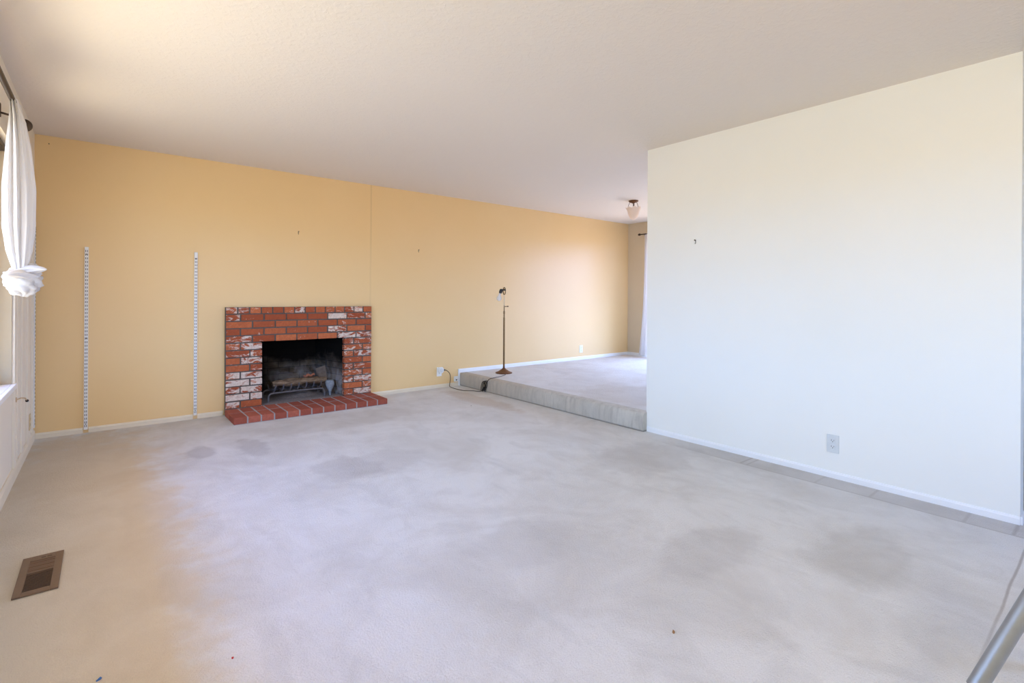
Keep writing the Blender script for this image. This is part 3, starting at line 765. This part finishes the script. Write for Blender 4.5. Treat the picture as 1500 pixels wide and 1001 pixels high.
# power cord over the step, with its bundled slack, to the timer
def smooth_pts(P, k=6):
    P = [Vector(p) for p in P]; out = []
    Q = [P[0]]+P+[P[-1]]
    for i in range(1, len(Q)-2):
        for j in range(k):
            t_ = j/k; a, b, c, d = Q[i-1], Q[i], Q[i+1], Q[i+2]
            out.append(0.5*((2*b)+(c-a)*t_+(2*a-5*b+4*c-d)*t_*t_+(-a+3*b-3*c+d)*t_**3))
    out.append(P[-1]); return out
cp = [(LX-0.04, LY-0.10, LZ+0.006), (4.36, -0.55, LZ+0.004), (4.25, -0.60, LZ+0.004), (4.13, -0.632, LZ+0.004), (4.072, -0.64, 0.168), (4.044, -0.63, 0.150), (4.034, -0.60, 0.10), (4.022, -0.565, 0.03), (3.99, -0.53, 0.006),
      (3.95, -0.45, 0.005), (3.90, -0.40, 0.005), (3.868, -0.36, 0.005), (3.852, -0.25, 0.005), (3.858, -0.13, 0.005), (3.870, -0.04, 0.010), (3.882, -0.024, 0.05), (3.890, -0.022, 0.11), (3.880, -0.025, 0.165), (3.850, -0.03, 0.20), (3.815, -0.03, 0.222), (3.800, -0.03, 0.226)]
MB().tube(smooth_pts(cp), 0.0038, 8).build('power_cord', M['cord'], lp, smooth=True)
mb = MB()
for k in range(4):                   # tied loops of slack
    P = []
    for i in range(20):
        a_ = 2*PI*i/20
        P.append((4.030-0.006*k, -0.595+0.028*math.cos(a_)+0.012*k-0.035*math.sin(a_)*0.5, 0.082+0.062*math.sin(a_)-0.004*k))
    mb.tube(P, 0.0036, 7, closed=True)
mb.tube([(4.008, -0.60, 0.055), (4.034, -0.585, 0.06)], 0.012, 8)
mb.tube([(4.005, -0.572, 0.008), (4.012, -0.565, 0.035), (4.022, -0.575, 0.06)], 0.0065, 8)
mb.tube([(4.010, -0.612, 0.010), (4.016, -0.600, 0.04), (4.022, -0.59, 0.06)], 0.0065, 8)
mb.build('cord_bundle', M['black'], lp, smooth=True)
MB().tube([(3.7875, -0.03, 0.226), (3.806, -0.03, 0.225)], [0.011, 0.006], 10).build('plug', M['black'], lp, smooth=True)

# ================================================================ ceiling light in the dining area
CX, CY = 5.852, -1.385
cl = thing('ceiling_light', 'small semi-flush ceiling light with scalloped frosted bell shade', 'ceiling light', (CX, CY, H))
MB().lathe([(0.062, -0.001), (0.064, -0.010), (0.050, -0.022), (0.022, -0.032), (0.010, -0.04)], 28, (CX, CY, H)).build('canopy', M['rust'], cl, smooth=True)
MB().lathe([(0.006, -0.035), (0.006, -0.085), (0.020, -0.09), (0.022, -0.10), (0.010, -0.105)], 14, (CX, CY, H)).build('stem', M['bronze'], cl, smooth=True)
for k in range(3):
    a_ = 2*PI*k/3+0.5; v = Vector((math.cos(a_), math.sin(a_), 0)); o_ = Vector((CX, CY, H))
    MB().tube([o_+v*0.045+Vector((0, 0, -0.015)), o_+v*0.062+Vector((0, 0, -0.05)), o_+v*0.080+Vector((0, 0, -0.098))], 0.003, 7).build('chain_arm', M['brass'], cl, smooth=True)
def scal(r, z, a, j):
    k = max(0, 1-j/4)
    return r*(1+0.07*k*math.cos(8*a)), z+0.010*k*math.cos(8*a)
MB().lathe([(0.100, -0.095), (0.092, -0.108), (0.082, -0.125), (0.074, -0.15), (0.068, -0.175), (0.058, -0.205), (0.042, -0.235), (0.022, -0.252), (0.004, -0.257)], 64, (CX, CY, H), mod=scal, cap=False).build('glass_shade', M['frost'], cl, smooth=True, angle=PI)

# unseen fill lamp added behind the camera for warm light
el_ = thing('ceiling_light', 'round flush ceiling lamp added unseen behind the camera as warm fill', 'ceiling light', (1.0, -6.2, H))
MB().lathe([(0.15, -0.001), (0.155, -0.012), (0.15, -0.022)], 32, (1.0, -6.2, H)).build('canopy', M['brass'], el_, smooth=True)
pl = bpy.data.lights.new('warm_fill', 'POINT'); pl.energy = max(FILL_LAMP); pl.color = tuple(c/max(max(FILL_LAMP), 1e-6) for c in FILL_LAMP); pl.shadow_soft_size = 0.09
po = bpy.data.objects.new('warm_fill', pl); C.objects.link(po); po.parent = el_; po.location = (0, 0, -0.13)

# ================================================================ far curtain rod and sheer
fr_ = thing('curtain_rod', 'thin dark curtain rod over the patio door on the far wall', 'curtain rod', (XD-0.07, -1.7, 2.225))
MB().tube([(XD-0.07, -3.1, 2.225), (XD-0.07, -0.30, 2.225)], 0.010, 10).build('rod', M['bronze'], fr_, smooth=True)
for y, s_ in ((-0.29, 1), (-3.11, -1)):
    MB().sphere((XD-0.07, y, 2.225), 0.024, (0.8, 1.25, 0.8)).build('finial', M['bronze'], fr_, smooth=True)
for y in (-0.39, -3.0): MB().tube([(XD-0.001, y, 2.195), (XD-0.02, y, 2.20), (XD-0.07, y, 2.214)], 0.007, 8).build('bracket', M['bronze'], fr_, smooth=True)
cu2 = thing('curtain', 'white sheer curtain hanging at the patio door beside the far corner', 'curtain', (XD-0.07, -0.5, 2.2))
mb = MB(); rings = []
for i in range(31):
    s_ = i/30; z = 2.24+(0.195-2.24)*s_; row = []
    y1 = -0.395+0.115*s_**2.2
    for k in range(61):
        u = k/60; y = y1+(-0.78-y1)*u
        row.append(mb.bm.verts.new((XD-0.07+0.030*math.sin(u*36+0.5*s_)*(0.6+0.4*s_)+0.008*math.sin(u*11+s_*3), y, z)))
    rings.append(row)
for A, B in zip(rings, rings[1:]):
    for k in range(60): mb.bm.faces.new((A[k], A[k+1], B[k+1], B[k]))
mb.build('cloth', M['sheer'], cu2, smooth=True, angle=PI)

# ================================================================ floor register
VX0, VX1, VY0, VY1 = 0.169, 0.302, -2.857, -2.489
vt = thing('floor_vent', 'brown metal floor register set in the carpet near the left wall', 'vent', ((VX0+VX1)/2, (VY0+VY1)/2, 0))
ix0, ix1 = VX0+0.026, VX1-0.026; iy0, iy1 = VY0+0.030, VY1-0.050; ym = iy0+(iy1-iy0)*0.585
mb = MB(); z0_, z1_ = 0.001, 0.008
mb.box(VX0, ix0, VY0, VY1, z0_, z1_, 0.0015); mb.box(ix1, VX1, VY0, VY1, z0_, z1_, 0.0015); mb.box(ix0, ix1, VY0, iy0, z0_, z1_, 0.0015); mb.box(ix0, ix1, iy1, VY1, z0_, z1_, 0.0015)
mb.box(ix0, ix1, ym-0.003, ym+0.003, z0_, z1_)
mb.build('frame', M['brown_metal'], vt)
MB().box(ix0-0.002, ix1+0.002, iy0-0.002, iy1+0.002, 0.0005, 0.002).build('duct_opening', M['duct'], vt)
mb = MB()
for k in range(13):
    y = iy0+0.006+k*(ym-iy0-0.008)/13
    mb.box(-(ix1-ix0)/2, (ix1-ix0)/2, -0.0009, 0.0009, -0.0006, 0.0006, mat=Matrix.Translation(((ix0+ix1)/2, y, 0.0052)) @ Matrix.Rotation(math.radians(35), 4, 'X'))
mb.build('louvres', M['brown_metal2'], vt)
mb = MB()
n = 6
for k in range(n):
    y = ym+0.006+k*(iy1-ym-0.006)/n
    mb.box(ix0, ix1, y, y+(iy1-ym-0.006)/n-0.0025, 0.002, 0.0055+0.0007*(k % 2), 0.0006)
mb.build('damper', M['brown_metal2'], vt)
mb = MB().box(-0.016, -0.002, 0, 0.006, 0, 0.0004, mat=Matrix.Translation(((ix0+ix1)/2+0.01, iy1+0.016, 0.008))).box(0.003, 0.018, 0, 0.006, 0, 0.0004, mat=Matrix.Translation(((ix0+ix1)/2+0.01, iy1+0.016, 0.008)))
mb.build('lever_slot', M['slot'], vt)

# ================================================================ nails and hooks on the walls
def nail(loc, d, label):
    mb = MB(); L = Vector(loc); d = Vector(d)
    mb.tube([L, L+d*0.014], 0.0025, 8); mb.sphere(L+d*0.014, 0.0055, (1, 1, 1), 10)
    mb.tube([L+d*0.002+Vector((0, 0, -0.002)), L+d*0.003+Vector((0, 0, -0.024)), L+d*0.010+Vector((0, 0, -0.028))], 0.0028, 6)
    tag(mb.build('picture_hook', M['nail'], smooth=True, loc=loc), label, 'hook')
nail((2.018, 0, 1.832), (0, -1, 0), 'small picture hook on the tan wall above the fireplace')
nail((3.433, 0, 1.730), (0, -1, 0), 'small picture hook on the tan wall between fireplace and lamp')
nail((4.10, -3.33, 1.620), (-1, 0, 0), 'small picture hook high on the white wall')
tag(MB().tube([(0.085, 0, 2.375), (0.085, -0.010, 2.376)], 0.0035, 8).build('nail', M['nail'], loc=(0.085, 0, 2.375)), 'tiny nail near the ceiling in the left corner of the tan wall', 'nail')

# ================================================================ crumbs on the carpet
def scrap(name, loc, size, mat, label, cat, rot):
    mb = MB(); n = 9
    top = [Vector((size[0]*math.cos(2*PI*k/n)*random.uniform(0.6, 1), size[1]*math.sin(2*PI*k/n)*random.uniform(0.6, 1), 0.002+0.004*random.random())) for k in range(n)]
    R_ = Matrix.Rotation(rot, 3, 'Z')
    A = [mb.bm.verts.new(R_ @ v) for v in top]; B = [mb.bm.verts.new((R_ @ v)*0.9-Vector((0, 0, v.z-0.0002))) for v in top]
    mb.bm.faces.new(A); mb.bm.faces.new(B[::-1])
    for k in range(n): mb.bm.faces.new((A[k], A[(k+1) % n], B[(k+1) % n], B[k]))
    o = mb.build(name, M[mat]); o.location = loc; tag(o, label, cat)
scrap('leaf_fragment', (1.972, -4.524, 0.0), (0.009, 0.006), 'leaf', 'tan leaf crumb on the carpet in front of the white wall outlet', 'debris', 0.5)
scrap('red_scrap', (0.76, -3.714, 0.0), (0.004, 0.004), 'red', 'tiny red scrap on the carpet in the foreground', 'debris', 0)
scrap('blue_scrap', (0.43, -3.565, 0.0), (0.010, 0.0035), 'blue', 'tiny blue scrap on the carpet at the lower left', 'debris', 0.6)
scrap('brown_crumb', (3.46, -1.12, 0.0), (0.007, 0.005), 'nail', 'dark crumb on the carpet before the step and outlet', 'debris', 0.2)

# ================================================================ tripod whose leg crosses the lower right corner
def cp_(r, f, z): return CAM + RT*r + FW*f + Vector((0, 0, z))
apex = cp_(1.33, 1.0, -0.15)
tp = thing('tripod', 'grey metal tripod with one leg slanting across the bottom right corner', 'tripod', (apex.x, apex.y, 0))
foot1 = cp_(0.682, 1.0, -1.159)
L1 = (foot1-apex); hor = Vector((L1.x, L1.y, 0))
for k in range(3):
    R_ = Matrix.Rotation(2*PI*k/3, 3, 'Z'); h_ = R_ @ hor
    f_ = Vector((apex.x+h_.x, apex.y+h_.y, 0.0)); d_ = (f_-apex); u_ = d_.normalized()
    lg = MB().tube([apex+h_.normalized()*0.02, apex+d_*0.62], 0.0150, 20).build('leg', M['steel'], tp, smooth=True)
    q = MB().tube([apex+d_*0.60, apex+d_*0.965], 0.0130, 18).build('lower_section', M['steel'], lg, smooth=True)
    q = MB().tube([apex+d_*0.90, Vector((f_.x, f_.y, 0.012))], [0.0145, 0.011], 16).build('rubber_foot', M['black'], lg, smooth=True)
MB().lathe([(0.03, -0.04), (0.05, -0.03), (0.05, 0.02), (0.03, 0.035)], 24, apex).build('spider', M['black'], tp, smooth=True)
MB().lathe([(0.014, -0.3), (0.014, 0.10), (0.028, 0.102), (0.028, 0.112)], 20, apex).build('centre_column', M['steel'], tp, smooth=True)
